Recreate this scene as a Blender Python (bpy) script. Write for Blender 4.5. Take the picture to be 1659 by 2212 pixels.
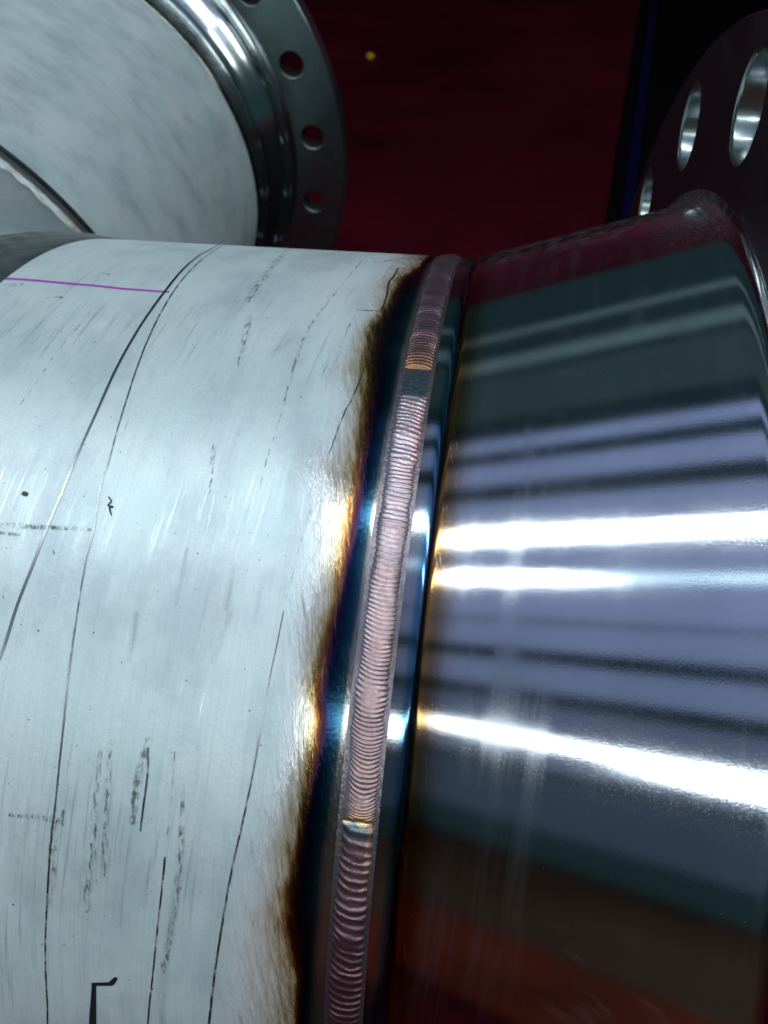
import bpy, bmesh, math, random
import numpy as np
from mathutils import Matrix, Vector
random.seed(7); rng = np.random.default_rng(7)
for o_ in list(bpy.data.objects): bpy.data.objects.remove(o_)
scene = bpy.context.scene
C = scene.collection
S = 0.2032                       # metres per pipe radius (a 406 mm pipe)

# ------------------------------------------------------------------ camera
W, H, F = 1659.0, 2212.0, 1652.6
CAM_O = np.array([0.0, -1.00688, 1.73684])
CAM_R = np.array([[0.98728945, -0.09440872, 0.12785354],
                  [0.15542596, 0.74157827, -0.65261354],
                  [-0.03320100, 0.66419023, 0.74682597]])
cam = bpy.data.cameras.new('camera'); cam_o = bpy.data.objects.new('camera', cam); C.objects.link(cam_o)
m4 = Matrix.Identity(4)
for i in range(3):
    for j in range(3): m4[i][j] = CAM_R[i, j]
    m4[i][3] = CAM_O[i] * S
cam_o.matrix_world = m4
cam.sensor_fit = 'HORIZONTAL'; cam.sensor_width = 36.0; cam.lens = 36.0 * F / W
cam.clip_start = 0.01; cam.clip_end = 100
cam.dof.use_dof = True; cam.dof.focus_distance = 1.12 * S; cam.dof.aperture_fstop = 27
scene.camera = cam_o
scene.view_settings.view_transform = 'Standard'; scene.view_settings.look = 'None'
scene.view_settings.gamma = 1; scene.view_settings.use_curve_mapping = False
scene.view_settings.exposure = 0.0

# ------------------------------------------------------------------ world and lamps
wd = bpy.data.worlds.new('World'); scene.world = wd; wd.use_nodes = True
bg = wd.node_tree.nodes['Background']
bg.inputs['Color'].default_value = (0.014, 0.034, 0.040, 1); bg.inputs['Strength'].default_value = 1.0
ZC = 17.0                        # ceiling height above the pipe axis, in pipe radii

def lamp(x0, x1, y0, y1, rad, col, z=ZC):
    """a rectangular ceiling luminaire or added fill light; rad = radiance it shows"""
    l = bpy.data.lights.new('ceiling_or_fill_light', 'AREA'); l.shape = 'RECTANGLE'
    l.size = (x1 - x0) * S; l.size_y = (y1 - y0) * S
    l.energy = rad * math.pi * l.size * l.size_y * 1.0
    l.color = col
    o = bpy.data.objects.new('ceiling_or_fill_light', l); C.objects.link(o)
    o.location = ((x0 + x1) / 2 * S, (y0 + y1) / 2 * S, z * S)
    return o
WHITE = (0.86, 0.98, 1.0); LAV = (0.47, 0.58, 1.0); TEAL = (0.62, 0.95, 1.0)
# bright tubes, then two unseen lights added for the far neck
lamp(-15, 20, 0.10, 0.80, 22, WHITE, ZC - .3)
lamp(-15, -7.2, -2.65, -2.15, 22, WHITE, ZC - .3)
lamp(-7.0, 20, -2.65, -2.15, 1.7, TEAL, ZC - .3)
lamp(-22, -7.9, -15.9, -15.0, 11, WHITE, ZC - .3)
lamp(-7.9, 20, -17.0, -14.9, 11, WHITE, ZC - .3)
lamp(22, 44, 2, 5, 8, WHITE, ZC - .3)  # added fill light, brightens the far flange neck
lamp(22, 44, -13, -10, 8, WHITE, ZC - .3)  # second added fill for the far neck, not a known fitting
# translucent panels between dark beams
for a, b, r in ((7.2, 8.4, .56), (4.35, 6.1, .54), (-5.3, 3.1, .52), (-7.5, -5.5, .46), (-10.8, -8.5, .40), (-19.0, -12.0, .20), (-30.0, -20.0, .07)):
    lamp(-26, 30, a, b, r, LAV)
for a, b, r in ((26.2, 28.6, .13), (18.0, 20.6, .16), (10.5, 16.5, .035)):
    lamp(-26, 14, a, b, r, TEAL)

# ------------------------------------------------------------------ helpers
def rays(px):
    px = np.atleast_2d(np.array(px, float))
    d = np.stack([(px[:, 0] - W / 2) / F, -(px[:, 1] - H / 2) / F, -np.ones(len(px))], 1) @ CAM_R.T
    return d / np.linalg.norm(d, axis=1)[:, None]
def on_pipe(px):
    """pixel -> (x, theta in degrees, distance) on the pipe r = 1"""
    d = rays(px); o = CAM_O
    a = d[:, 1]**2 + d[:, 2]**2; b = o[1]*d[:, 1] + o[2]*d[:, 2]; c = o[1]**2 + o[2]**2 - 1
    t = (-b - np.sqrt(np.maximum(b*b - a*c, 0))) / a
    P = o + t[:, None] * d
    return P[:, 0], np.degrees(np.arctan2(P[:, 2], -P[:, 1])), t
def on_floor(px, z):
    d = rays(px); t = (z - CAM_O[2]) / d[:, 2]
    return CAM_O + t[:, None] * d
c6 = lambda *ps: [(a * .463, b * .463 + 493.7) for a, b in ps]
c7 = lambda *ps: [(a * .463, b * .463 + 1316.6) for a, b in ps]
c3 = lambda *ps: [(a * .2976 + 603.5, b * .2976 + 521.2) for a, b in ps]

def link(name, me, mats, parent=None):
    o = bpy.data.objects.new(name, me); C.objects.link(o)
    for m in (mats if isinstance(mats, (list, tuple)) else [mats]): me.materials.append(m)
    if parent: o.parent = parent
    return o
def mesh(name, V, Fc, smooth=True):
    me = bpy.data.meshes.new(name); me.from_pydata([tuple(v) for v in np.asarray(V, float) * S], [], Fc); me.update()
    if smooth: me.polygons.foreach_set('use_smooth', [True] * len(me.polygons))
    return me
def attr(me, name, data, vec=False):
    a = me.attributes.new(name, 'FLOAT_VECTOR' if vec else 'FLOAT', 'POINT')
    a.data.foreach_set('vector' if vec else 'value', np.asarray(data, np.float32).ravel())
def attr_col(me, name, data):
    a = me.attributes.new(name, 'FLOAT_COLOR', 'POINT'); d = np.ones((len(data), 4), np.float32); d[:, :3] = data
    a.data.foreach_set('color', d.ravel())
def pt(x, r, th):
    t = np.radians(th); return np.stack([x, -r * np.cos(t), r * np.sin(t)], -1)
def grid_faces(n, m, closed=False):
    """n rings (axis), m angles"""
    i, j = np.meshgrid(np.arange(n - 1), np.arange(m if closed else m - 1), indexing='ij')
    j2 = (j + 1) % m
    return np.stack([i*m + j, i*m + j2, (i+1)*m + j2, (i+1)*m + j], -1).reshape(-1, 4)[:, ::-1].tolist()
THETA = np.concatenate([np.arange(20, 126, .3), np.arange(126, 380, 3.0)])
THETA2 = np.arange(0, 360, 1.5)
def lathe(name, prof, thetas=THETA, fn=None):
    prof = np.array(prof, float)
    X = np.repeat(prof[:, 0], len(thetas)); Rr = np.repeat(prof[:, 1], len(thetas)); T = np.tile(thetas, len(prof))
    if fn is not None: Rr = Rr + fn(X, T)
    me = mesh(name, pt(X, Rr, T), grid_faces(len(prof), len(thetas), True))
    attr(me, 'sp', np.stack([X, np.radians(T), Rr], -1), True)
    return me, X, T

# ------------------------------------------------------------------ materials
class NT:
    def __init__(s, name):
        s.m = bpy.data.materials.new(name); s.m.use_nodes = True; s.t = s.m.node_tree
        s.b = s.t.nodes['Principled BSDF']; s.out = s.t.nodes['Material Output']
    def n(s, typ, **kw):
        nd = s.t.nodes.new(typ)
        for k, v in kw.items(): setattr(nd, k, v)
        return nd
    def l(s, a, b): s.t.links.new(a, b)
    def put(s, sock, v):
        if hasattr(v, 'is_output'): s.l(v, sock)
        elif isinstance(v, (tuple, list)) and len(v) == 3 and sock.type == 'RGBA': sock.default_value = (*v, 1)
        else: sock.default_value = v
    def set(s, **kw):
        for k, v in kw.items(): s.put(s.b.inputs[k.replace('_', ' ')], v)
    def attr(s, name, out='Fac'):
        return s.n('ShaderNodeAttribute', attribute_name=name).outputs[out]
    def sp(s, scale, rot=0.0, loc=(0, 0, 0)):
        mp = s.n('ShaderNodeMapping'); s.l(s.attr('sp', 'Vector'), mp.inputs['Vector'])
        r2 = s.n('ShaderNodeVectorRotate', rotation_type='Z_AXIS')
        s.l(s.attr('sp', 'Vector'), r2.inputs['Vector']); r2.inputs['Angle'].default_value = rot
        s.l(r2.outputs['Vector'], mp.inputs['Vector'])
        mp.inputs['Scale'].default_value = scale; mp.inputs['Location'].default_value = loc
        return mp.outputs['Vector']
    def noise(s, vec, scale=1.0, detail=3, rough=.55, dist=0):
        nd = s.n('ShaderNodeTexNoise'); nd.inputs['Scale'].default_value = scale
        nd.inputs['Detail'].default_value = detail; nd.inputs['Roughness'].default_value = rough; nd.inputs['Distortion'].default_value = dist
        if vec is not None: s.l(vec, nd.inputs['Vector'])
        return nd.outputs['Fac']
    def math(s, op, a, b=0.0, c=0.0, clamp=False):
        nd = s.n('ShaderNodeMath', operation=op, use_clamp=clamp)
        for i, v in enumerate((a, b, c)): s.put(nd.inputs[i], v)
        return nd.outputs[0]
    def rng(s, v, a, b, lo=0.0, hi=1.0, smooth=True):
        nd = s.n('ShaderNodeMapRange', interpolation_type='SMOOTHSTEP' if smooth else 'LINEAR')
        s.put(nd.inputs['Value'], v)
        for k, x in zip(('From Min', 'From Max', 'To Min', 'To Max'), (a, b, lo, hi)): nd.inputs[k].default_value = x
        return nd.outputs['Result']
    def ramp(s, v, stops):
        nd = s.n('ShaderNodeValToRGB'); cr = nd.color_ramp
        while len(cr.elements) > 1: cr.elements.remove(cr.elements[-1])
        cr.elements[0].position = stops[0][0]; cr.elements[0].color = (*stops[0][1], 1)
        for p, c in stops[1:]:
            e = cr.elements.new(p); e.color = (*c, 1)
        s.put(nd.inputs['Fac'], v); return nd.outputs['Color']
    def mix(s, f, a, b, mode='MIX'):
        nd = s.n('ShaderNodeMix', data_type='RGBA', blend_type=mode)
        s.put(nd.inputs[0], f); s.put(nd.inputs[6], a); s.put(nd.inputs[7], b); return nd.outputs[2]
    def bump(s, h, strength, dist):
        nd = s.n('ShaderNodeBump'); nd.inputs['Strength'].default_value = strength; nd.inputs['Distance'].default_value = dist * S
        s.put(nd.inputs['Height'], h); s.l(nd.outputs['Normal'], s.b.inputs['Normal']); return nd

def mat_pickled(name, tint=True, tone=1.10):
    k = NT(name)
    base = k.ramp(k.noise(k.sp((3, 3, 1)), 1.6, 4), [(0.3, (.59*tone, .70*tone, .69*tone)), (0.7, (.73*tone, .80*tone, .785*tone))])
    # long circumferential rub streaks, dirt specks and faint smears
    st = k.noise(k.sp((70, 2.2, 1), .05), 1.0, 5, .6)
    st2 = k.noise(k.sp((4, 3, 1), 0, (3, 1, 0)), 1.0, 2)
    f = k.math('MULTIPLY', k.rng(st, .52, .78), k.rng(st2, .42, .62))
    base = k.mix(k.math('MULTIPLY', f, .30), base, (.20, .23, .24))
    sm = k.math('MULTIPLY', k.rng(k.noise(k.sp((70, 48, 1), .3), 1.0, 6, .8), .64, .76), k.rng(k.noise(k.sp((5, 4, 1)), 1.0, 2), .53, .66))
    base = k.mix(k.math('MULTIPLY', sm, .42), base, (.12, .14, .14))
    cloud = k.noise(k.sp((9, 5, 1), 0, (1, 9, 0)), 1.0, 5, .65)
    base = k.mix(k.rng(cloud, .42, .70, 0, .8), base, k.mix(1.0, base, (.72, .74, .77), 'MULTIPLY'))
    warm = k.noise(k.sp((4, 2.5, 1), 0, (6, 3, 0)), 1.0, 4, .6)
    base = k.mix(k.rng(warm, .48, .7, 0, .5), base, k.mix(1.0, base, (.99, .92, .86), 'MULTIPLY'))
    gr = k.noise(k.sp((330, 5, 1), .02), 1.0, 4, .75); g2 = k.noise(k.sp((420, 380, 1)), 1.0, 2, .6)
    base = k.mix(k.rng(gr, .35, .68, 0, .30), base, k.mix(1.0, base, (.74, .76, .78), 'MULTIPLY'))
    base = k.mix(k.rng(g2, .55, .72, 0, .28), base, (.30, .33, .34))
    spk = k.rng(k.noise(k.sp((150, 120, 1)), 1.0, 1), .755, .79)
    base = k.mix(k.math('MULTIPLY', spk, .8), base, (.07, .08, .08))
    # burnished scratches that catch the lamps
    scr = k.math('MULTIPLY', k.rng(k.noise(k.sp((150, 5, 1), .08), 1.0, 5, .7), .52, .72), k.rng(k.noise(k.sp((6, 3, 1), 0, (7, 0, 0)), 1.0, 2), .40, .58))
    met = k.math('MULTIPLY_ADD', scr, .25, .33)
    rough = k.math('ADD', k.math('MULTIPLY_ADD', scr, -.18, .40), k.math('MULTIPLY', gr, .10))
    bumpsrc = k.noise(k.sp((90, 90, 1)), 1.0, 4, .7)
    if tint:
        t0 = k.attr('t')
        jag = k.math('SUBTRACT', k.noise(k.sp((150, 20, 1), -.22), 1.0, 6, .78), .5)
        soft = k.math('SUBTRACT', k.noise(k.sp((16, 6, 1)), 1.0, 4, .6), .5)
        t = k.math('ADD', t0, k.math('MULTIPLY_ADD', k.math('MULTIPLY', jag, k.rng(t0, 1.7, 2.6, 1, .12)), 1.5, k.math('MULTIPLY', soft, .25)))
        tb = k.math('ADD', t0, k.math('MULTIPLY', jag, 2.0))
        col = k.ramp(k.math('DIVIDE', t, 5.0), [
            (.02, (.80, .82, .82)), (.09, (.80, .78, .75)), (.16, (.74, .65, .50)), (.215, (.58, .38, .15)),
            (.26, (.34, .16, .05)), (.31, (.15, .055, .02)), (.36, (.06, .015, .03)), (.41, (.014, .012, .04)), (.47, (.005, .022, .052)),
            (.54, (.012, .048, .082)), (.60, (.04, .088, .11)), (.65, (.20, .21, .21)), (.72, (.36, .31, .27)),
            (.80, (.34, .31, .35)), (1.0, (.30, .27, .32))])
        brush = k.noise(k.sp((420, 16, 1), -.10), 1.0, 3, .7)
        col = k.mix(k.math('MULTIPLY', k.math('MULTIPLY', k.rng(brush, .55, .70), k.rng(t, .9, 2.1, 1, 0)), .55), col, (.70, .60, .46))
        sw = k.noise(k.sp((150, 9, 1), -.28, (2, 7, 0)), 1.0, 5, .75); sw2 = k.noise(k.sp((170, 12, 1), .22, (9, 1, 0)), 1.0, 5, .75)
        swf = k.math('MAXIMUM', k.rng(sw, .53, .66), k.rng(sw2, .56, .68))
        col = k.mix(k.math('MULTIPLY', swf, k.rng(t, 1.0, 1.9, .55, 0)), col, k.mix(1.0, col, (.42, .36, .30), 'MULTIPLY'))
        fm = k.rng(tb, -.45, .75)
        base = k.mix(fm, base, col)
        met = k.math('MAXIMUM', met, k.math('MULTIPLY', fm, k.rng(t, .55, 1.5, .50, .96)))
        fr = k.math('ADD', k.rng(t, .6, 3.2, .13, .14), k.rng(k.noise(k.sp((380, 60, 1), -.25, (3, 3, 0)), 1.0, 3, .7), .48, .72, 0, .14))
        rm = k.n('ShaderNodeMix', data_type='FLOAT'); k.put(rm.inputs[0], fm); k.put(rm.inputs[2], rough); k.put(rm.inputs[3], fr)
        rough = rm.outputs[0]
        bs = k.math('MULTIPLY', brush, k.math('MULTIPLY', fm, k.rng(t, 1.3, 2.2, .70, .08)))
        bumpsrc = k.math('ADD', k.math('MULTIPLY', bumpsrc, k.rng(fm, 0, .6, .17, .07)), bs)
        k.bump(bumpsrc, .5, .0045)
    else:
        k.bump(bumpsrc, .35, .002)
    k.set(Base_Color=base, Metallic=met, Roughness=rough)
    return k.m

def mat_polished(name='polished_steel'):
    k = NT(name)
    x = k.n('ShaderNodeSeparateXYZ'); k.l(k.attr('sp', 'Vector'), x.inputs[0]); xs = x.outputs[0]
    xx = k.math('ADD', xs, k.math('MULTIPLY', k.math('SUBTRACT', k.noise(k.sp((30, 5, 1)), 1.0, 3), .5), .010))
    xx = k.math('MULTIPLY_ADD', xx, 10.0, 1.0)                   # x=-.1 -> 0, x=0 -> 1
    col = k.ramp(k.math('DIVIDE', xx, 2.0), [
        (.0, (.34, .30, .33)), (.05, (.40, .36, .36)), (.09, (.30, .36, .38)), (.125, (.10, .22, .34)), (.155, (.10, .17, .26)), (.177, (.05, .08, .15)),
        (.19, (.09, .035, .03)), (.203, (.26, .10, .03)), (.225, (.40, .21, .08)), (.26, (.30, .19, .11)), (.31, (.36, .29, .24)), (.36, (.48, .45, .44)), (.43, (.54, .54, .57)), (1, (.56, .57, .60))])
    col = k.mix(k.rng(k.noise(k.sp((6, 1.3, 1), .1), 1.0, 3), .42, .62, 0, .35), col, k.mix(1.0, col, (.72, .74, .76), 'MULTIPLY'))
    # clean strokes wiped into the tint, dust and finger marks
    w = k.math('MULTIPLY', k.rng(k.noise(k.sp((140, 14, 1), -.2), 1.0, 4, .7), .58, .68), k.rng(xx, .25, .5))
    w = k.math('MULTIPLY', w, k.rng(xx, .9, .5))
    col = k.mix(w, col, (.62, .55, .45))
    blot = k.noise(k.sp((5, 5, 1), 0, (2, 5, 0)), 1.0, 4, .6)
    dustm = k.math('MULTIPLY', k.rng(k.noise(k.sp((260, 260, 1)), 1.0, 2), .755, .79), k.rng(blot, .45, .65))
    sm = k.math('MULTIPLY', k.rng(k.noise(k.sp((14, 40, 1), .4), 1.0, 4), .5, .72), k.rng(k.noise(k.sp((7, 5, 1), 0, (4, 4, 0)), 1.0, 2), .5, .66))
    up = k.n('ShaderNodeSeparateXYZ'); k.l(k.attr('sp', 'Vector'), up.inputs[0])
    top = k.rng(up.outputs[1], 1.80, 2.0)                     # dust settles along the crown
    topd = k.math('MULTIPLY', top, k.rng(k.noise(k.sp((40, 40, 1)), 1.0, 5, .7), .35, .7, .0, .3))
    cor = k.math('MULTIPLY', k.rng(up.outputs[0], .20, .33), k.rng(up.outputs[1], 1.66, 1.9))
    topd = k.math('MAXIMUM', topd, k.math('MULTIPLY', cor, k.rng(k.noise(k.sp((170, 120, 1)), 1.0, 6, .8), .42, .66, .05, .38)))
    colm = k.rng(k.noise(k.sp((22, 1.6, 1), .06), 1.0, 5, .65), .46, .70)
    colm = k.math('MULTIPLY', colm, k.rng(k.noise(k.sp((3.5, 2.2, 1), 0, (8, 2, 0)), 1.0, 3), .42, .62))
    topd = k.math('MAXIMUM', topd, k.math('MULTIPLY', colm, .045))
    dirt = k.math('MAXIMUM', k.math('MAXIMUM', dustm, k.math('MULTIPLY', sm, .05)), topd)
    col = k.mix(k.math('MULTIPLY', dirt, .6), col, (.33, .31, .31))
    met = k.math('MULTIPLY_ADD', dirt, -.6, 1.0)
    turn = k.noise(k.sp((900, 3, 1)), 1.0, 2, .6)
    r0 = k.math('MULTIPLY_ADD', k.noise(k.sp((7, 16, 1)), 1.0, 3), .09, .045)
    r0 = k.math('MULTIPLY_ADD', colm, .06, r0)
    grain = k.noise(k.sp((700, 420, 1)), 1.0, 2, .7)
    k.bump(k.math('ADD', turn, k.math('MULTIPLY', grain, .7)), .045, .0012)
    r0 = k.math('ADD', r0, k.rng(k.noise(k.sp((520, 300, 1), 0, (3, 1, 0)), 1.0, 2, .7), .50, .74, 0, .06))
    tg = k.n('ShaderNodeTangent', direction_type='RADIAL', axis='X')
    k.set(Base_Color=col, Metallic=met, Roughness=k.math('MULTIPLY_ADD', dirt, .4, r0), Anisotropic=.75, Anisotropic_Rotation=.25)
    k.l(tg.outputs[0], k.b.inputs['Tangent'])
    return k.m

def mat_machined(name, col=(.42, .42, .44), rough=.24, dirt=(.10, .09, .10), bumpst=.25):
    k = NT(name)
    g = k.n('ShaderNodeTexCoord').outputs['Object']
    n1 = k.noise(g, 14 / S * .3, 5, .65); n2 = k.noise(g, 90 / S * .3, 3, .6)
    c = k.mix(k.rng(n1, .45, .7, 0, .55), col, dirt)
    sp = k.rng(n2, .70, .76, 0, .5)
    c = k.mix(sp, c, (.4, .4, .4))
    k.bump(n2, bumpst, .002)
    k.set(Base_Color=c, Metallic=k.math('MULTIPLY_ADD', sp, -.6, .95), Roughness=k.math('MULTIPLY_ADD', n1, .25, rough - .08))
    return k.m

def mat_vcol(name, rough=.36, bumpst=.2, patch=0.0):
    k = NT(name)
    c = k.attr('col', 'Color')
    if patch:
        p1 = k.noise(k.sp((110, 14, 1)), 1.0, 5, .65); p2 = k.noise(k.sp((140, 20, 1), 0, (5, 2, 0)), 1.0, 5, .65)
        c = k.mix(k.rng(p1, .45, .65, 0, patch), c, (.30, .22, .17)); c = k.mix(k.rng(p2, .5, .68, 0, patch), c, (.13, .17, .19))
    n = k.noise(k.sp((180, 90, 1)), 1.0, 3, .6)
    c = k.mix(k.rng(n, .35, .7, 0, .35), c, k.mix(1.0, c, (.62, .60, .62), 'MULTIPLY'))
    k.bump(n, bumpst, .0015)
    k.set(Base_Color=c, Metallic=.92, Roughness=k.math('MULTIPLY_ADD', n, .18, rough - .09))
    return k.m

def mat_mark(name, col, cover=.5, metal=.0, rough=.4, scale=(150, 60), soft=.12, alpha=1.0, hard=.35):
    """drawn or rubbed mark: broken up by the grain of the steel"""
    k = NT(name)
    n = k.noise(k.sp((*scale, 1)), 1.0, 4, .7)
    edge = k.attr('edge')
    a = k.math('MULTIPLY', k.rng(n, 1 - cover - soft, 1 - cover + soft), k.rng(edge, 0.0, hard))
    a = k.math('MULTIPLY', a, alpha)
    k.set(Base_Color=col, Metallic=metal, Roughness=rough, Alpha=a)
    return k.m

def mat_flat(name, col, rough=.5, var=.25, scale=3.0, spec=.3):
    k = NT(name)
    g = k.n('ShaderNodeTexCoord').outputs['Object']
    n = k.noise(g, scale, 5, .6)
    c = k.ramp(n, [(.3, tuple(v * (1 - var) for v in col)), (.7, tuple(min(1, v * (1 + var)) for v in col))])
    k.set(Base_Color=c, Roughness=k.math('MULTIPLY_ADD', n, .2, rough - .1)); k.b.inputs['Specular IOR Level'].default_value = spec
    return k.m

M_PIPE = mat_pickled('pickled_steel_heat_tinted', True)
M_RUN = mat_pickled('pickled_steel', False, 1.0)
M_TEE = mat_pickled('pickled_steel_fitting', False, .62)
M_HUB = mat_polished()
M_RING = mat_machined('machined_flange_steel', (.07, .045, .068), .28, (.03, .018, .03), .05)
M_BORE = mat_machined('drilled_bore_steel', (.46, .52, .48), .17, (.25, .30, .28), .15)
M_BORE2 = mat_machined('far_bore_steel', (.16, .18, .18), .30, (.08, .09, .09), .1)
M_BEAD = mat_vcol('weld_bead_metal', .40, .6)
M_BASE = mat_vcol('weld_root_metal', .36, .8, .9)

# ------------------------------------------------------------------ setting
ZF = -4.7
def struct(o): o['kind'] = 'structure'; return o
fl = struct(link('floor', mesh('floor', [(-45, -36, ZF), (45, -36, ZF), (45, 36, ZF), (-45, 36, ZF)], [(0, 1, 2, 3)], False),
            mat_flat('red_floor_paint', (.041, .0014, .0050), .6, .45, 1.6, .08)))
E0 = on_floor([(1394, -60), (1284, 620)], ZF + .02)
def strip(name, A, B, w0, w1, z, mat):
    """floor strip along the line A-B, from w0 to w1 to its right"""
    d = (B - A); d /= np.linalg.norm(d); nrm = np.array([d[1], -d[0], 0])
    A = A - d * 30; B = B + d * 30
    P = [A + nrm*w0, A + nrm*w1, B + nrm*w1, B + nrm*w0]
    for p_ in P: p_[2] = z
    me = mesh(name, P, [(0, 1, 2, 3)], False)
    if me.polygons[0].normal.z < 0: me.flip_normals()
    return struct(link(name, me, mat))
A_, B_ = E0[1], E0[0]
A_[2] = B_[2] = 0
strip('dark_floor_and_shade', A_.copy(), B_.copy(), 0.0, 26, ZF + .02, mat_flat('black_floor_and_shade', (.0012, .0012, .0016), .75, .4, 2, .05))  # black floor; its edge left of the blue line is shade painted black
strip('blue_floor_line', A_.copy(), B_.copy(), .25, .43, ZF + .04, mat_flat('blue_floor_paint', (.0020, .0020, .024), .6, .2, 2, .05))
for nm, y, z0, z1, col in (('wall_back', 32.0, ZF, 9.5, (.26, .032, .070)), ('wall_front', -32.0, ZF, 4.0, (.25, .036, .016))):
    V = [(-45, y - .3, z0), (45, y - .3, z0), (45, y + .3, z0), (-45, y + .3, z0), (-45, y - .3, z1), (45, y - .3, z1), (45, y + .3, z1), (-45, y + .3, z1)]
    struct(link(nm, mesh(nm, V, [(0, 3, 2, 1), (4, 5, 6, 7), (0, 1, 5, 4), (2, 3, 7, 6), (1, 2, 6, 5), (3, 0, 4, 7)], False), mat_flat(nm + '_paint', col, .7, .4, 1.2)))
y0, y1 = -31.95, -31.6
V = [(-45, y0, 4.01), (45, y0, 4.01), (45, y1, 4.01), (-45, y1, 4.01), (-45, y0, 14), (45, y0, 14), (45, y1, 14), (-45, y1, 14)]
struct(link('wall_cladding', mesh('wall_cladding', V, [(0, 3, 2, 1), (4, 5, 6, 7), (0, 1, 5, 4), (2, 3, 7, 6), (1, 2, 6, 5), (3, 0, 4, 7)], False), mat_flat('brown_cladding', (.13, .068, .036), .7, .4, 1.0)))

# ------------------------------------------------------------------ the pipe spool
spool = bpy.data.objects.new('pipe_spool', None); C.objects.link(spool)
spool['label'] = 'welded stainless steel pipe spool with pickled pipes, a tee and two bolted-hole flanges'
spool['category'] = 'pipe'

XT = -.93                        # weld between pipe and tee
XB, HW = -.1205, .0228           # bead centre and half width
XB0 = -.147                      # end of the pipe wall
# oxide zone borders along the pipe, traced as pixels and laid on the pipe surface
Z0 = [(830,575),(805,600),(792,640),(800,670),(765,700),(725,770),(705,800),(735,850),(715,930),(650,1000),(655,1080),(660,1150),(665,1180),(650,1250),(628,1320),(618,1400),(628,1480),(612,1530),(612,1600),(592,1680),(565,1750),(545,1850),(518,1950),(505,2020),(490,2100),(475,2212)]
Z1 = [(905,575),(862,600),(832,660),(790,720),(780,800),(775,900),(768,960),(758,1030),(745,1110),(730,1200),(712,1300),(690,1380),(668,1480),(680,1560),(660,1650),(645,1750),(628,1850),(612,1930),(605,2000),(622,2060),(634,2120),(634,2212)]
Z2 = [(912,580),(880,610),(852,680),(828,760),(818,850),(806,930),(792,1000),(780,1080),(770,1140),(752,1230),(735,1320),(715,1420),(698,1520),(702,1570),(688,1650),(670,1750),(656,1850),(648,1950),(654,2050),(656,2110),(650,2212)]
Z3 = [(926,590),(906,620),(886,720),(866,800),(855,850),(838,950),(825,1040),(808,1120),(793,1220),(776,1300),(758,1380),(748,1450),(740,1540),(728,1620),(714,1700),(700,1800),(686,1900),(680,2000),(672,2100),(664,2212)]
def border(px):
    x, th, _ = on_pipe(px); i = np.argsort(th); th, x = th[i], x[i]
    return lambda T: np.interp(T, th, x)
zb = [border(z) for z in (Z0, Z1, Z2, Z3)]

xs = np.concatenate([np.linspace(XT, -.40, 46), np.arange(-.398, XB0 - .001, .0022), [XB0]])
prof = [(x, 1.0 - .0015 * max(0, 1 - abs(x + .150) / .02)) for x in xs]
me, X, T = lathe('pipe_wall', prof, THETA)
Tm = np.where(T > 250, T - 360, T)
b0, b1, b2, b3 = [z(Tm) for z in zb]
b1 = np.maximum(b1, b0 + .012); b2 = np.maximum(b2, b1 + .006); b3 = np.maximum(np.minimum(b3, XB0 - .006), b2 + .006); b4 = np.maximum(XB0 + .002, b3 + .004)
t = np.where(X < b0, (X - b0) / .05, np.where(X < b1, (X - b0) / (b1 - b0), np.where(X < b2, 1 + (X - b1) / (b2 - b1),
     np.where(X < b3, 2 + (X - b2) / (b3 - b2), 3 + np.clip((X - b3) / (b4 - b3), 0, 2)))))
attr(me, 't', np.clip(t, -3, 5))
pipe = link('pipe_wall', me, M_PIPE, spool)

# weld root strip on which the beads lie
def root_fn(X, T): return 0 * X
pr = [(XB0, .9990), (-.1445, .9986), (-.1425, .9986), (-.139, .9986), (-.1205, .9988), (-.102, .9986), (-.0985, .9986), (-.094, .99855)]
pr2 = []
for (xa, ra), (xc, rc) in zip(pr[:-1], pr[1:]):
    n_ = 4
    for q in range(n_): pr2.append((xa + (xc - xa) * q / n_, ra + (rc - ra) * q / n_))
pr2.append(pr[-1])
me, X, T = lathe('weld_root', pr2, THETA)
wv = (X - XB) / HW
lav = np.array([.23, .20, .24]); slate = np.array([.11, .16, .19]); straw = np.array([.40, .36, .27])
colr = np.where((np.abs(wv) < .82)[:, None], slate, lav)
nz = np.sin(T * .9) * .5 + np.sin(T * .37 + 1.3) * .5
colr = colr * (1 + .12 * nz[:, None])
colr = np.where(((wv < -1.15) & (nz > .2))[:, None], .5 * colr + .5 * straw, colr)
attr_col(me, 'col', colr)
root = link('weld_seam', me, M_BASE, spool)

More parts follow.
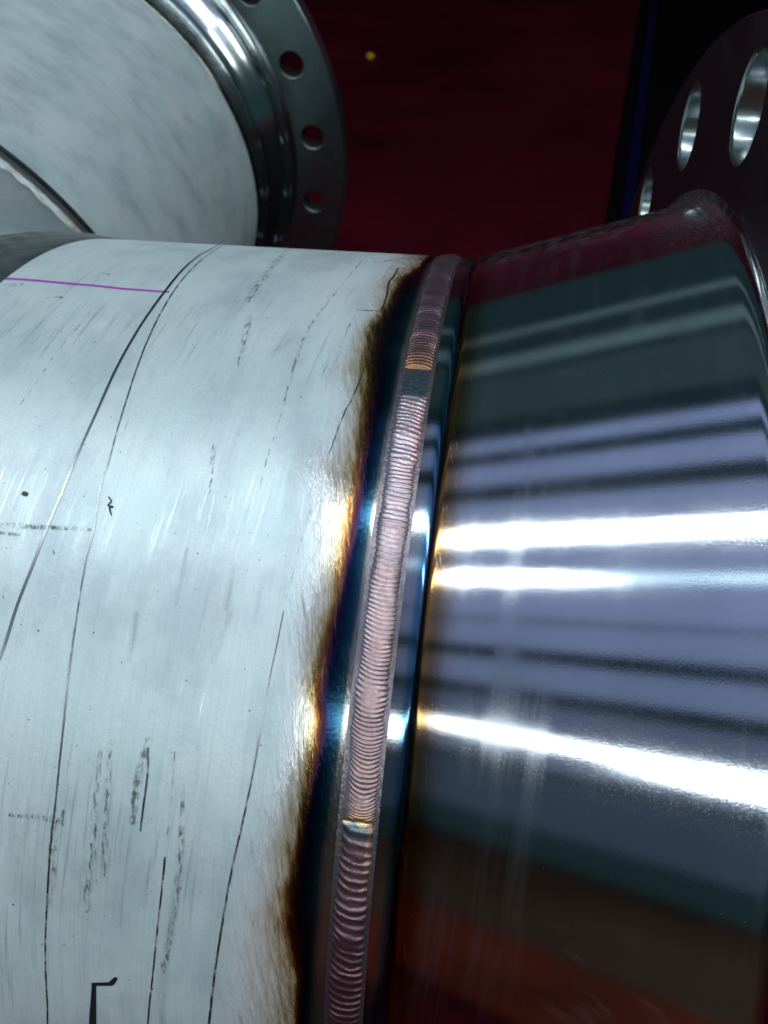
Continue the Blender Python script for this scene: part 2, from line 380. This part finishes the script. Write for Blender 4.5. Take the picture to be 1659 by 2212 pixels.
def smooth_noise(n, step, amp):
    k_ = max(2, int(n / step) + 2); v = rng.normal(0, amp, k_); return np.interp(np.arange(n), np.linspace(0, n, k_), v)
def bead(th0, th1, pitch0, pitch1, amp, bend, colfn, crown=.0065, endlo=True, endhi=True, slope=0.0):
    """a run of weld metal from th1 down to th0 with its ripples"""
    n = int((th1 - th0) / .045); nw = 27
    th = np.linspace(th0, th1, n); w = np.linspace(-1, 1, nw)
    pitch = np.interp(th, [th0, th1], [pitch0, pitch1]) * np.clip(1 + smooth_noise(n, 22, .14), .7, 1.4)
    ph = np.cumsum(np.gradient(th) / pitch)
    cx = XB + smooth_noise(n, 60, .0005)
    hw = HW * (1 + smooth_noise(n, 26, .055)) * .97
    TH, Wv = np.meshgrid(th, w, indexing='ij')
    wob = smooth_noise(n, 14, .08)[:, None] * np.sin(Wv * 3 + 1) + smooth_noise(n, 9, .06)[:, None] * np.cos(Wv * 5 + 2) + smooth_noise(n, 50, .18)[:, None] * Wv
    bl = np.broadcast_to(np.asarray(bend(th))[:, None] / pitch[:, None], TH.shape)
    u = ph[:, None] + bl * (1 - Wv**2) + slope * Wv + wob
    fr = u - np.floor(u)
    saw = .5 - .5 * np.cos(2 * np.pi * fr**1.45)                    # steep on one side as frozen ripples are
    am = amp * np.clip(1 + smooth_noise(n, 18, .42), .15, 1.7)[:, None] * np.clip(1 + .6 * smooth_noise(n, 40, .6)[:, None] * Wv, .2, 1.6)
    prof_w = np.clip(1 - np.abs(Wv)**2.6, 0, 1)
    r = .9975 + crown * prof_w**.75 + am * (saw - .5) * np.clip(1 - np.abs(Wv)**6, 0, 1)
    r = r + .0006 * smooth_noise(n, 26, 1)[:, None] * prof_w
    e = np.ones(n)
    if endlo: e = np.minimum(e, np.clip((th - th0) / .5, 0, 1))
    if endhi: e = np.minimum(e, np.clip((th1 - th) / .35, 0, 1))
    e = np.sqrt(np.clip(e, 0, 1))[:, None]
    r = .9972 + (r - .9972) * e
    edge = 1 + .10 * (saw - .5)
    hwv = hw[:, None] * edge
    Xg = cx[:, None] + Wv * hwv
    # ends of the run are rounded
    Tg = TH + (np.where(TH > (th0 + th1) / 2, -1, 1) * 0)
    me = mesh('weld_bead', pt(Xg.ravel(), r.ravel(), Tg.ravel()), [f[::-1] for f in grid_faces(n, nw)])
    attr(me, 'sp', np.stack([Xg.ravel(), np.radians(TH).ravel(), r.ravel()], -1), True)
    attr_col(me, 'col', np.clip(colfn(TH, Wv, saw).reshape(-1, 3), 0, 1))
    return link('weld_bead', me, M_BEAD, root)
def lerp(a, b, f): f = np.clip(f, 0, 1)[..., None]; return np.array(a) * (1 - f) + np.array(b) * f
def th_of(y):                    # angle of a picture row on the bead
    yy = np.array([575, 680, 780, 860, 980, 1100, 1250, 1420, 1560, 1720, 1850, 1980, 2120, 2212.])
    xx = np.array([945, 925, 905, 890, 870, 855, 835, 815, 800, 780, 765, 750, 735, 730.])
    return float(on_pipe([(np.interp(y, yy, xx), y)])[1][0])
t_gap1, t_gap0, t_mid, t_end = th_of(797), th_of(851), th_of(1772), th_of(2212)
def col_up(T, w, s):
    c = lerp((.40, .20, .10), (.32, .17, .14), (T - t_gap1) / 2.2)
    c = lerp(c, (.24, .15, .20), (T - t_gap1 - 2) / 4) if False else c * 1.0
    f = np.clip((T - t_gap1 - 1.5) / 4, 0, 1)[..., None]; c = c * (1 - f) + np.array((.27, .17, .20)) * f
    return c
def col_mid(T, w, s):
    c = np.ones(T.shape + (3,)) * np.array((.62, .51, .54))
    f = np.clip((t_gap0 - 8 - T) / 14, 0, 1)[..., None]; c = c * (1 - f) + np.array((.52, .36, .36)) * f
    pk = np.clip((w - .35) / .4, 0, 1) * np.clip((T - t_gap0 + 12) / 6, 0, 1) * np.clip((t_gap0 - T - .8) / 1.5, 0, 1)
    c = c * (1 - pk[..., None]) + np.array((.70, .38, .38)) * pk[..., None]
    g = np.clip(1 - (T - t_mid - .25 * np.sin(w * 2.6 + 1) + .1) / .9, 0, 1)[..., None] * .8; c = c * (1 - g) + np.array((.75, .46, .14)) * g
    pn = (.5 + .5 * np.sin(T * 2.1 + 1.5 * np.sin(T * .7) + w))[..., None] * np.clip(1 - np.abs(w - .15) * 1.3, 0, 1)[..., None] * .5
    c = c * (1 - pn) + np.array((.68, .40, .36)) * pn
    lv = np.clip((-w - .6) / .3, 0, 1)[..., None] * .5; c = c * (1 - lv) + np.array((.55, .55, .66)) * lv
    return c
def col_low(T, w, s):
    c = np.ones(T.shape + (3,)) * np.array((.30, .18, .20))
    f = np.clip((t_mid - 6 - T) / 8, 0, 1)[..., None]; c = c * (1 - f) + np.array((.20, .10, .12)) * f
    g = np.clip((T - t_mid + 2.0) / 1.2, 0, 1)[..., None]; c = c * (1 - g) + np.array((.20, .25, .30)) * g
    pk = np.clip((w - .5) / .3, 0, 1) * np.clip((T - t_mid + 6) / 3, 0, 1)
    c = c * (1 - pk[..., None]) + np.array((.66, .40, .28)) * pk[..., None]
    g = np.clip((T - t_mid + .42 + .22 * np.sin(w * 5)) / .3, 0, 1)[..., None] * .8; c = c * (1 - g) + np.array((.80, .66, .30)) * g
    return c
bead(t_gap1, 124, .42, .46, .0006, lambda T: np.full(len(T), -.18), col_up)
bead(t_mid - .35, t_gap0, .30, .47, .00045, lambda T: np.interp(T, [t_mid, t_mid + 6, t_gap0 - 8, t_gap0], [.62, .45, .10, .02]), col_mid, slope=.55)
bead(t_end - 16, t_mid, .60, .80, .0009, lambda T: np.full(len(T), .35), col_low, endhi=True, slope=.25)

# weld-neck flange: neck (lathe) and drilled ring
XF, KH, X0H = .350, .3009, -.0704
def neck(name, x_start, x_root, r_root, k, xf, fil=.024, bore=.93):
    P = [(x_start, .9985), (x_start + .006, .9975), (x_root - .010, .9968), (x_root - .004, .9966), (x_root, .9972), (x_root + .004, .9988)]
    rc = lambda x: 1 + k * (x - x_root)
    for x in np.linspace(x_root + .008, xf - fil, 60): P.append((x, rc(x)))
    r1 = rc(xf - fil)
    a0 = math.atan(k)
    for a in np.linspace(a0, math.radians(88), 26)[1:]:
        P.append((xf - fil + fil * (math.sin(a) - math.sin(a0)) / (1 - math.sin(a0)), r1 + fil * 1.3 * (math.cos(a0) - math.cos(a))))
    P.append((xf + .004, r1 + fil * 1.30)); P.append((xf + .02, r1 + fil * 1.30)); P.append((xf + .02, bore)); P.append((x_start, bore)); P.append((x_start, .9985))
    return P
me, X, T = lathe('flange_neck', neck('n', -.0945, X0H, .99, KH, XF), THETA)
flange = link('flange_neck', me, M_HUB, spool)

def ring(name, xf, th, rin, rout, rb, rh, n, ph, parent, mats, seg0=28):
    """drilled flange ring, holes cut as geometry with chamfered lips"""
    V = []; Fc = []; mi = []
    def add(v): V.append(v); return len(V) - 1
    step = 360.0 / n; ch = .006
    cb = None
    faces = []
    for k_ in range(n):
        a0 = ph + k_ * step
        hc = np.array([-rb * math.cos(math.radians(a0)), rb * math.sin(math.radians(a0))])
        er = hc / np.linalg.norm(hc); et = np.array([er[1], -er[0]])    # increasing theta
        et = np.array([math.sin(math.radians(a0)), math.cos(math.radians(a0))])
        cor = [math.atan2(math.radians(step / 2) * rb * sg, v) % (2 * math.pi) for sg in (1, -1) for v in (rout - rb, -(rb - rin))]
        ang = sorted([2 * math.pi * q / (seg0) for q in range(seg0)] + cor); seg = len(ang)
        outer = []
        for q in range(seg):
            b = ang[q]; dr, dt = math.cos(b), math.sin(b)
            # point on the sector border hit in this direction (param in r, theta box)
            hr_o, hr_i, ht = rout - rb, rb - rin, math.radians(step / 2)
            sc = min((hr_o / dr) if dr > 1e-6 else 9e9, (hr_i / -dr) if dr < -1e-6 else 9e9, (ht * rb / abs(dt)) if abs(dt) > 1e-6 else 9e9)
            rr_ = rb + dr * sc; tt = a0 + math.degrees(dt * sc / rb)
            outer.append((rr_, tt))
        def lvl(x, rad):
            ids = []
            for q in range(seg):
                b = ang[q]; p2 = hc + rad * (math.cos(b) * er + math.sin(b) * et)
                ids.append(add((x, p2[0], p2[1])))
            return ids
        def olvl(x):
            return [add(tuple(pt(np.array(x), np.array(r_), np.array(t_)))) for r_, t_ in outer]
        def mid(x):
            ids = []
            for q, (r_, t_) in enumerate(outer):
                b = ang[q]; p2 = hc + rh * 1.25 * (math.cos(b) * er + math.sin(b) * et)
                ids.append(add((x, p2[0], p2[1])))
            return ids
        o1, m1, l1, l1b, l2b, l2, o2 = olvl(xf), mid(xf), lvl(xf, rh + ch), lvl(xf + ch, rh), lvl(xf + th - ch, rh), lvl(xf + th, rh + ch), olvl(xf + th)
        for A, B, mt in ((o1, m1, 0), (m1, l1, 0), (l1, l1b, 1), (l1b, l2b, 1), (l2b, l2, 1), (l2, o2, 0)):
            for q in range(seg):
                q2 = (q + 1) % seg; Fc.append((A[q], A[q2], B[q2], B[q])); mi.append(mt)
    # outer rim with chamfers
    nt = n * 12; th_ = [ph + 360 * q / nt for q in range(nt)]
    prof = [(xf, rout - .0005), (xf - .0, rout), (xf + .008, rout + .006), (xf + th - .008, rout + .006), (xf + th, rout)]
    base = len(V)
    for x, r in prof:
        for a in th_: V.append(tuple(pt(np.array(x), np.array(r), np.array(a))))
    for i in range(len(prof) - 1):
        for q in range(nt):
            q2 = (q + 1) % nt; Fc.append((base + i*nt + q, base + (i+1)*nt + q, base + (i+1)*nt + q2, base + i*nt + q2)); mi.append(0)
    me = mesh(name, V, Fc, False); me.polygons.foreach_set('material_index', mi)
    bm = bmesh.new(); bm.from_mesh(me); bmesh.ops.remove_doubles(bm, verts=bm.verts, dist=1e-6); bmesh.ops.recalc_face_normals(bm, faces=bm.faces)
    for f in bm.faces: f.smooth = (f.material_index == 1)
    bm.to_mesh(me); bm.free()
    return link(name, me, mats, parent)
ring('flange_ring', XF, .19, 1.10, 1.412, 1.287, .0784, 18, 105.07, spool, [M_RING, M_BORE])

# ---- the tee on the left and the run pipe behind it
TX, TY = -2.277, 1.174
RUN = Matrix.Translation((TX * S, 0, 0)) @ Matrix.Rotation(math.pi / 2, 4, 'Z')
def sdf(x, y, z):
    a = np.hypot(x - TX, z) - 1.004; b = np.maximum(np.hypot(y, z) - 1.004, TX - x)
    k_ = .55; h = np.maximum(k_ - np.abs(a - b), 0) / k_
    d = np.minimum(a, b) - h * h * h * k_ / 6.0
    return np.maximum(np.maximum(d, x - (XT - .02)), np.maximum(y - (TY - .02), -1.35 - y))
def surface_nets(fn, lo, hi, st):
    ax = [np.arange(l, h + st, st) for l, h in zip(lo, hi)]
    G = fn(*np.meshgrid(*ax, indexing='ij')); nx, ny, nz = G.shape
    cs = [(i, j, k) for i in (0, 1) for j in (0, 1) for k in (0, 1)]
    cell = {c: G[c[0]:nx-1+c[0], c[1]:ny-1+c[1], c[2]:nz-1+c[2]] for c in cs}
    sgn = sum((cell[c] < 0).astype(int) for c in cs); act = (sgn > 0) & (sgn < 8)
    acc = np.zeros(act.shape + (3,)); cnt = np.zeros(act.shape)
    for a in cs:
        for d in range(3):
            if a[d]: continue
            b = tuple(1 if q == d else a[q] for q in range(3)); va, vb = cell[a], cell[b]
            m = (va < 0) != (vb < 0); tt = np.where(m, va / np.where(m, va - vb, 1), 0)
            p = np.array(a, float) + tt[..., None] * (np.array(b) - np.array(a)); acc += np.where(m[..., None], p, 0); cnt += m
    idx = -np.ones(act.shape, int); idx[act] = np.arange(act.sum())
    V = (np.argwhere(act) + acc[act] / cnt[act][:, None]) * st + np.array(lo)
    Fc = []
    for d in range(3):
        u, v = [q for q in range(3) if q != d]
        sl0 = [slice(None)] * 3; sl1 = [slice(None)] * 3; sl0[d] = slice(0, -1); sl1[d] = slice(1, None)
        cr = (G[tuple(sl0)] < 0) != (G[tuple(sl1)] < 0)
        for c in np.argwhere(cr):
            if c[u] == 0 or c[v] == 0 or c[u] >= act.shape[u] or c[v] >= act.shape[v]: continue
            q = []
            for du, dv in ((-1, -1), (0, -1), (0, 0), (-1, 0)):
                cc = c.copy(); cc[u] += du; cc[v] += dv; q.append(int(idx[tuple(cc)]))
            if min(q) >= 0: Fc.append(q)
    return V, Fc
V, Fc = surface_nets(sdf, (-3.5, -1.5, -1.2), (-.8, 1.4, 1.2), .05)
for _ in range(3):                                           # settle onto the exact surface
    e = 1e-3; g = np.stack([(sdf(*(V + np.eye(3)[i] * e).T) - sdf(*(V - np.eye(3)[i] * e).T)) / (2 * e) for i in range(3)], 1)
    d = sdf(*V.T); V = V - (d / np.maximum((g * g).sum(1), .2))[:, None] * g
me = mesh('tee_fitting', V, Fc)
bm = bmesh.new(); bm.from_mesh(me); bmesh.ops.recalc_face_normals(bm, faces=bm.faces); bm.to_mesh(me); bm.free()
attr(me, 'sp', np.stack([V[:, 0], V[:, 2] + .6 * V[:, 1], V[:, 1]], -1), True)
tee = link('tee_fitting', me, M_TEE, spool); tee['label'] = 'dull grey tee fitting joining the two pipes'

def mat_ground():
    k = NT('ground_weld_steel')
    n = k.noise(k.sp((30, 9, 1), .5), 1.0, 5, .65); b = k.noise(k.sp((160, 18, 1), .35), 1.0, 4, .7)
    c = k.ramp(n, [(.32, (.16, .20, .19)), (.55, (.36, .40, .39)), (.75, (.55, .57, .56))])
    k.bump(b, .5, .005)
    k.set(Base_Color=c, Metallic=.9, Roughness=k.math('MULTIPLY_ADD', n, .2, .24)); return k.m
M_GROUND = mat_ground()
P = [(XT - .17 + .19 * q / 24, 1.0005 + .011 * (1 - ((q - 12) / 12)**2)**.8) for q in range(25)]
me, X, T = lathe('ground_weld', P, THETA, lambda X, T: .0015 * np.sin(T * 1.7 + X * 90) * np.clip(1 - np.abs((X - XT + .075) / .09), 0, 1))
link('ground_weld', me, M_GROUND, spool)

YN = 2.605
def run(o): o.matrix_local = RUN; return o
me, X, T = lathe('pipe_wall', [(x, 1.0) for x in np.linspace(TY, YN, 30)], THETA2)
run(link('pipe_wall', me, M_RUN, spool))
P = [(TY - .06 + .12 * q / 14, .999 + (.018 * (1 - ((q - 7) / 4)**2) if abs(q - 7) < 4 else .0025)) for q in range(15)]
me, X, T = lathe('run_weld', P, np.arange(0, 360, .75), lambda X, T: .0009 * np.sin(T * 5.2 + 300 * (X - TY)**2) * (np.abs(X - TY) < .03))
cw = np.abs(X - TY)
attr_col(me, 'col', np.where((cw < .03)[:, None], np.array((.42, .46, .45)), np.where((cw < .045)[:, None], np.array((.05, .07, .075)), np.array((.10, .13, .13)))))
run(link('weld_seam', me, M_BASE, spool))
HB = .37
def neck2():
    P = [(YN - .012, 1.001), (YN - .004, 1.008), (YN + .010, 1.008), (YN + .022, .998), (YN + .03, .998)]
    for x in np.linspace(YN + .05, YN + .15, 8): P.append((x, .998 + .002 * (x - YN)))
    for q in np.linspace(0, 1, 14): P.append((YN + .15 + q * (HB - .19), .999 + .085 * (q * q * (3 - 2 * q))))
    for a in np.linspace(10, 85, 7):
        a = math.radians(a); P.append((YN + HB - .04 + .04 * math.sin(a), 1.084 + .04 * (1 - math.cos(a))))
    P += [(YN + HB + .01, 1.13), (YN + HB + .01, .93), (YN, .93)]
    return P
def mat_neck2():
    k = NT('turned_neck_steel')
    n = k.noise(k.sp((20, 3, 1)), 1.0, 4, .6)
    x = k.n('ShaderNodeSeparateXYZ'); k.l(k.attr('sp', 'Vector'), x.inputs[0])
    c = k.ramp(k.rng(k.math('ADD', x.outputs[0], k.math('MULTIPLY', n, .03)), YN - .02, YN + .10), [(0, (.42, .38, .30)), (.25, (.10, .09, .08)), (.45, (.14, .15, .17)), (.7, (.55, .58, .57)), (1, (.72, .75, .74))])
    k.set(Base_Color=c, Metallic=1.0, Roughness=k.math('MULTIPLY_ADD', n, .12, .09)); return k.m
me, X, T = lathe('flange_neck', neck2(), THETA2)
run(link('flange_neck', me, mat_neck2(), spool))
M_RING2 = mat_machined('machined_flange_steel_far', (.20, .25, .25), .22, (.13, .17, .17), .1)
r2 = ring('flange_ring', YN + HB, .10, 1.10, 1.376, 1.22, .058, 22, 36.15, spool, [M_RING2, M_BORE2])
run(r2)

# ------------------------------------------------------------------ marks drawn and rubbed on the pipe
def ribbon(name, px, wpx, mat, lift=.0008, sub=10, wob=0.0):
    """a flat stroke lying on the pipe; width in picture pixels (single or per point)"""
    x, th, dist = on_pipe(px); n = len(x)
    w = np.broadcast_to(np.asarray(wpx, float), (n,)) * dist / F * (.8 if name == 'pencil_line' else 1.0)
    s = np.arange(n); ss = np.linspace(0, n - 1, (n - 1) * sub + 1)
    def cr(v):
        out = []
        for q in ss:
            i = min(int(q), n - 2); f = q - i
            p0, p1, p2, p3 = v[max(i-1, 0)], v[i], v[i+1], v[min(i+2, n-1)]
            out.append(.5 * ((2*p1) + (-p0+p2)*f + (2*p0-5*p1+4*p2-p3)*f*f + (-p0+3*p1-3*p2+p3)*f**3))
        return np.array(out)
    X_, T_, W_ = cr(x), np.radians(cr(th)), np.interp(ss, s, w)
    if wob: X_ = X_ + np.interp(ss, np.linspace(0, ss[-1], n * 3), rng.normal(0, wob, n * 3))
    dX, dT = np.gradient(X_), np.gradient(T_); L = np.hypot(dX, dT) + 1e-9
    nx, nt = -dT / L, dX / L
    V = []; sp = []; ed = []
    cols = (-.5, -.25, 0, .25, .5)
    for q in range(len(ss)):
        endf = min(1, q / 2, (len(ss) - 1 - q) / 2)
        for c in cols:
            a, b = X_[q] + nx[q] * W_[q] * c, T_[q] + nt[q] * W_[q] * c
            V.append(pt(a, 1 + lift, math.degrees(b))); sp.append((a, b, 1)); ed.append((1 - abs(c) * 2) * endf)
    Fc = grid_faces(len(ss), len(cols))
    me = mesh(name, V, Fc); 
    bm = bmesh.new(); bm.from_mesh(me); bm.normal_update()
    for f in bm.faces:
        ce = f.calc_center_median()
        if f.normal.y * ce.y + f.normal.z * ce.z < 0: f.normal_flip()
    bm.to_mesh(me); bm.free()
    attr(me, 'sp', sp, True); attr(me, 'edge', ed)
    return link(name, me, mat, pipe)
G_SOLID = mat_mark('graphite_heavy', (.30, .32, .33), .70, .97, .26, (90, 14))
G_LINE = mat_mark('graphite_line', (.30, .32, .33), .56, .97, .27, (200, 40))
G_FAINT = mat_mark('graphite_faint', (.09, .10, .105), .43, .4, .35, (240, 60), .12, .75, .8)
G_SMEAR = mat_mark('grey_rub', (.10, .115, .115), .44, .1, .5, (120, 55), .14, .85, .8)
G_PALE = mat_mark('pale_rub', (.22, .25, .26), .45, .1, .5, (110, 8), .25, .35, 1.0)
INK = mat_mark('black_ink', (.012, .014, .016), .95, 0, .45, (40, 20))
PINK = mat_mark('magenta_marker_ink', (.42, .055, .46), .95, 0, .5, (30, 60), .3)
BRIGHT = mat_mark('burnished_scratch', (.75, .78, .80), .48, 1.0, .30, (260, 60), .14, .6, 1.2)

ribbon('pencil_line', c6((1035,76),(985,96),(940,120),(860,185),(765,300),(640,480),(540,660),(450,860),(360,1060),(290,1230),(215,1410),(150,1580),(80,1760)) + c7((10,200),(-90,430)), [3,4,5,7,8,8,8,8,8,8,9,9,9,9,9], G_SOLID)
ribbon('pencil_line', c6((1040,82),(990,112),(920,165),(800,310),(690,520),(600,770),(550,930),(510,1080),(470,1210),(440,1400),(400,1560),(365,1770)) + c7((325,270),(295,560),(262,880),(238,1090),(222,1330),(212,1600),(222,1850),(222,2000)), [3,3.5,4,5,5,5,5,5,5.5,6,5,4.5,6.5,6,5,6,5,4.5,4.5,4.5], G_LINE)
ribbon('pencil_line', c3((862,195),(835,250),(795,300),(785,370),(765,440),(742,500)), [4,5.5,5.5,5,4.5,4.5], INK)
ribbon('pencil_line', c3((700,600),(672,735),(640,860),(580,1020),(520,1160),(480,1230),(430,1350),(385,1480),(355,1550)), [3,4,4,5.5,5,5,4.5,4,2], G_LINE)
ribbon('pencil_line', c7((1325,0),(1295,150),(1265,290),(1235,450),(1215,560),(1185,740),(1140,960),(1085,1200),(1040,1450),(1005,1680),(975,1934),(955,2060)), [3,3.5,4,7,7,5,6,6,6,6,7,7], G_LINE)
ribbon('pencil_line', c6((1450,1300),(1400,1480),(1365,1620),(1330,1740)), [7,5,4.5,3.5], G_FAINT)
ribbon('pencil_line', c6((1690,150),(1640,210),(1560,310),(1450,450),(1390,590),(1345,740),(1300,910),(1250,1060),(1215,1190),(1195,1260)), [6,8,9,12,13,11,7,6,6,4], G_FAINT)
ribbon('pencil_line', c6((1659,400),(1610,500),(1580,600)), [5,6,4], G_FAINT)
ribbon('pencil_line', c7((770,1150),(762,1250),(745,1400),(728,1560),(714,1700),(700,1820),(690,1950),(685,2040)), [6,6,5,5,4.5,4.5,4.5,4], G_LINE)
ribbon('pencil_line', c6((605,880),(585,930),(560,985)), 4, G_FAINT)
ribbon('pencil_line', c6((430,390),(330,500),(250,600),(170,720),(90,830)), 5, G_FAINT)
ribbon('pencil_line', c3((562,498),(620,502),(690,506),(745,510)), 3.5, G_LINE)
ribbon('rubbed_streak', c6((1340,110),(1270,180),(1200,270),(1150,350)), [14,22,24,20], G_FAINT)
ribbon('rubbed_streak', c6((1170,400),(1140,520),(1115,650)), 18, G_FAINT)
ribbon('rubbed_streak', c3((670,150),(740,150),(830,138),(950,128),(1030,140)), [9,15,13,8,4], G_SMEAR)
ribbon('rubbed_streak', c6((-20,1385),(60,1385),(150,1392),(260,1396),(350,1400),(430,1406)), [12,15,14,13,12,10], G_SMEAR)
ribbon('rubbed_streak', c6((-20,1418),(40,1424),(100,1428)), [12,12,8], G_SMEAR)
ribbon('rubbed_streak', c7((700,590),(670,690),(645,790),(625,900),(615,1010)), [16,26,26,28,20], G_SMEAR)
ribbon('rubbed_streak', c7((690,640),(690,760),(672,900),(655,1040)), [5,5,5,4], G_LINE)
ribbon('rubbed_streak', c7((470,640),(455,820),(440,1000),(430,1150),(410,1300),(400,1420)), [16,18,20,28,24,18], G_FAINT)
ribbon('rubbed_streak', c7((520,600),(510,780),(495,950),(490,1100),(480,1260)), [14,18,18,22,14], G_FAINT)
ribbon('rubbed_streak', c7((860,800),(850,950),(845,1100),(830,1300)), [12,14,18,18], G_FAINT)
ribbon('rubbed_streak', c7((830,1230),(805,1450),(785,1600),(760,1750),(755,1960)), [26,28,30,30,30], G_PALE)
ribbon('rubbed_streak', c7((840,1240),(812,1420),(790,1540),(770,1640),(752,1700)), [20,16,18,20,18], G_FAINT)
ribbon('rubbed_streak', c7((820,620),(800,900),(775,1100)), [4,4,3], G_FAINT)
ribbon('rubbed_streak', c7((255,900),(250,1060),(240,1250),(225,1400)), [12,26,24,10], G_FAINT)
ribbon('rubbed_streak', c7((300,930),(290,980),(300,1010)), [10,14,10], G_SMEAR)
ribbon('rubbed_streak', c7((10,950),(60,960),(180,970),(300,985)), [10,10,16,14], G_FAINT)
ribbon('rubbed_streak', c7((640,0),(620,140),(600,260)), [20,26,16], G_PALE)
ribbon('rubbed_streak', c7((1080,0),(1030,140),(990,260)), [26,30,20], G_PALE)
ribbon('rubbed_streak', c6((880,1480),(850,1620),(820,1770)), [18,22,22], G_PALE)
ribbon('rubbed_streak', c6((1110,1560),(1070,1700),(1050,1790)), [20,26,26], G_PALE)
ribbon('rubbed_streak', c6((1000,1000),(985,1150),(975,1260)), [12,14,8], G_FAINT)
ribbon('marker_line', c6((-40,231),(100,238),(200,246),(330,258),(450,268),(560,280),(650,287),(730,293),(792,297)), [9.5,9.5,9.5,9.5,9.5,9.5,9,9,9], PINK, .0005)
ribbon('marker_stroke', c7((432,1990),(434,1900),(437,1820),(440,1742)), [17,15,12,9], INK)
ribbon('marker_stroke', c7((428,1748),(470,1746),(512,1745),(525,1738),(545,1715)), [9,9,10,12,7], INK)
ribbon('ink_blot', c6((105,1232),(112,1236),(122,1240),(130,1246)), [8,11,11,7], INK)
ribbon('ink_blot', c6((505,1250),(520,1272),(506,1292),(528,1300),(512,1304),(522,1342)), [3,4,5,5,5,3], INK, sub=6)
ribbon('ink_blot', c6((205,326),(240,324),(268,320),(290,324),(275,334)), [2,4,8,8,5], G_SMEAR)
ribbon('ink_blot', c6((245,1500),(252,1510),(250,1522)), [5,7,4], G_SMEAR)
ribbon('ink_blot', c6((762,1074),(770,1085),(765,1098)), [6,8,5], G_SMEAR)
ribbon('ink_blot', c6((800,960),(810,966),(816,974)), [6,9,5], G_SMEAR)
ribbon('ink_blot', c6((470,208),(495,212),(512,216),(500,226)), [4,5,5,3], G_SMEAR)
ribbon('ink_blot', c6((20,260),(70,265),(110,260)), [12,18,14], G_FAINT)
POLISH = mat_mark('burnished_patch', (.70, .74, .75), .44, 1.0, .30, (300, 34), .14, .5, 1.3)
for cx_, y_, w_, h_, fn_ in ((940,1290,26,130,c6),(985,1320,14,190,c6),(1080,1300,26,140,c6),(1172,1300,26,150,c6),(1130,1520,16,60,c6),(300,1200,12,90,c6),(210,1170,22,60,c6),(420,1500,14,90,c6),
                         (580,420,30,170,c7),(705,420,22,220,c7),(845,400,24,170,c7),(960,430,30,180,c7),(490,330,14,90,c7),(320,330,12,140,c7),(380,520,12,80,c7),(30,290,22,140,c7),(75,250,14,70,c7),(1110,480,12,110,c7),(270,310,20,50,c7)):
    sl = .20
    ribbon('burnished_patch', fn_(*[(cx_ - sl * q * h_, y_ + q * h_) for q in (-.6, -.3, 0, .3, .6)]), [w_*.3, w_*.8, w_, w_*.8, w_*.3], POLISH, .0006)
ribbon('burnished_patch', c7((60,110),(130,190),(220,240),(330,290),(450,320),(580,345),(720,375),(850,385),(960,370)), [4,6,8,14,14,14,12,10,6], POLISH, .00055)
ribbon('burnished_scratch', c3((110,1640),(160,1690),(210,1750),(260,1820),(300,1900)), [8,10,12,11,8], BRIGHT)
ribbon('burnished_scratch', c3((300,1900),(250,1990),(225,2060),(205,2150)), [8,8,7,6], BRIGHT)

# ------------------------------------------------------------------ small yellow scrap on the floor
c = on_floor([(800, 127)], ZF)[0]
bm = bmesh.new(); bmesh.ops.create_icosphere(bm, subdivisions=2, radius=1)
for v in bm.verts:
    v.co.x *= .055 * (1 + .25 * math.sin(v.co.y * 3 + 1)); v.co.y *= .075; v.co.z = max(v.co.z, -.6) * .05 + .03
    v.co *= S * 1.7
me = bpy.data.meshes.new('yellow_scrap'); bm.to_mesh(me); bm.free()
o = link('yellow_scrap', me, mat_flat('yellow_plastic', (.55, .30, .02), .5, .2, 60))
o.location = Vector(c) * S
o['label'] = 'small bright yellow scrap lying on the dark red floor'; o['category'] = 'scrap'
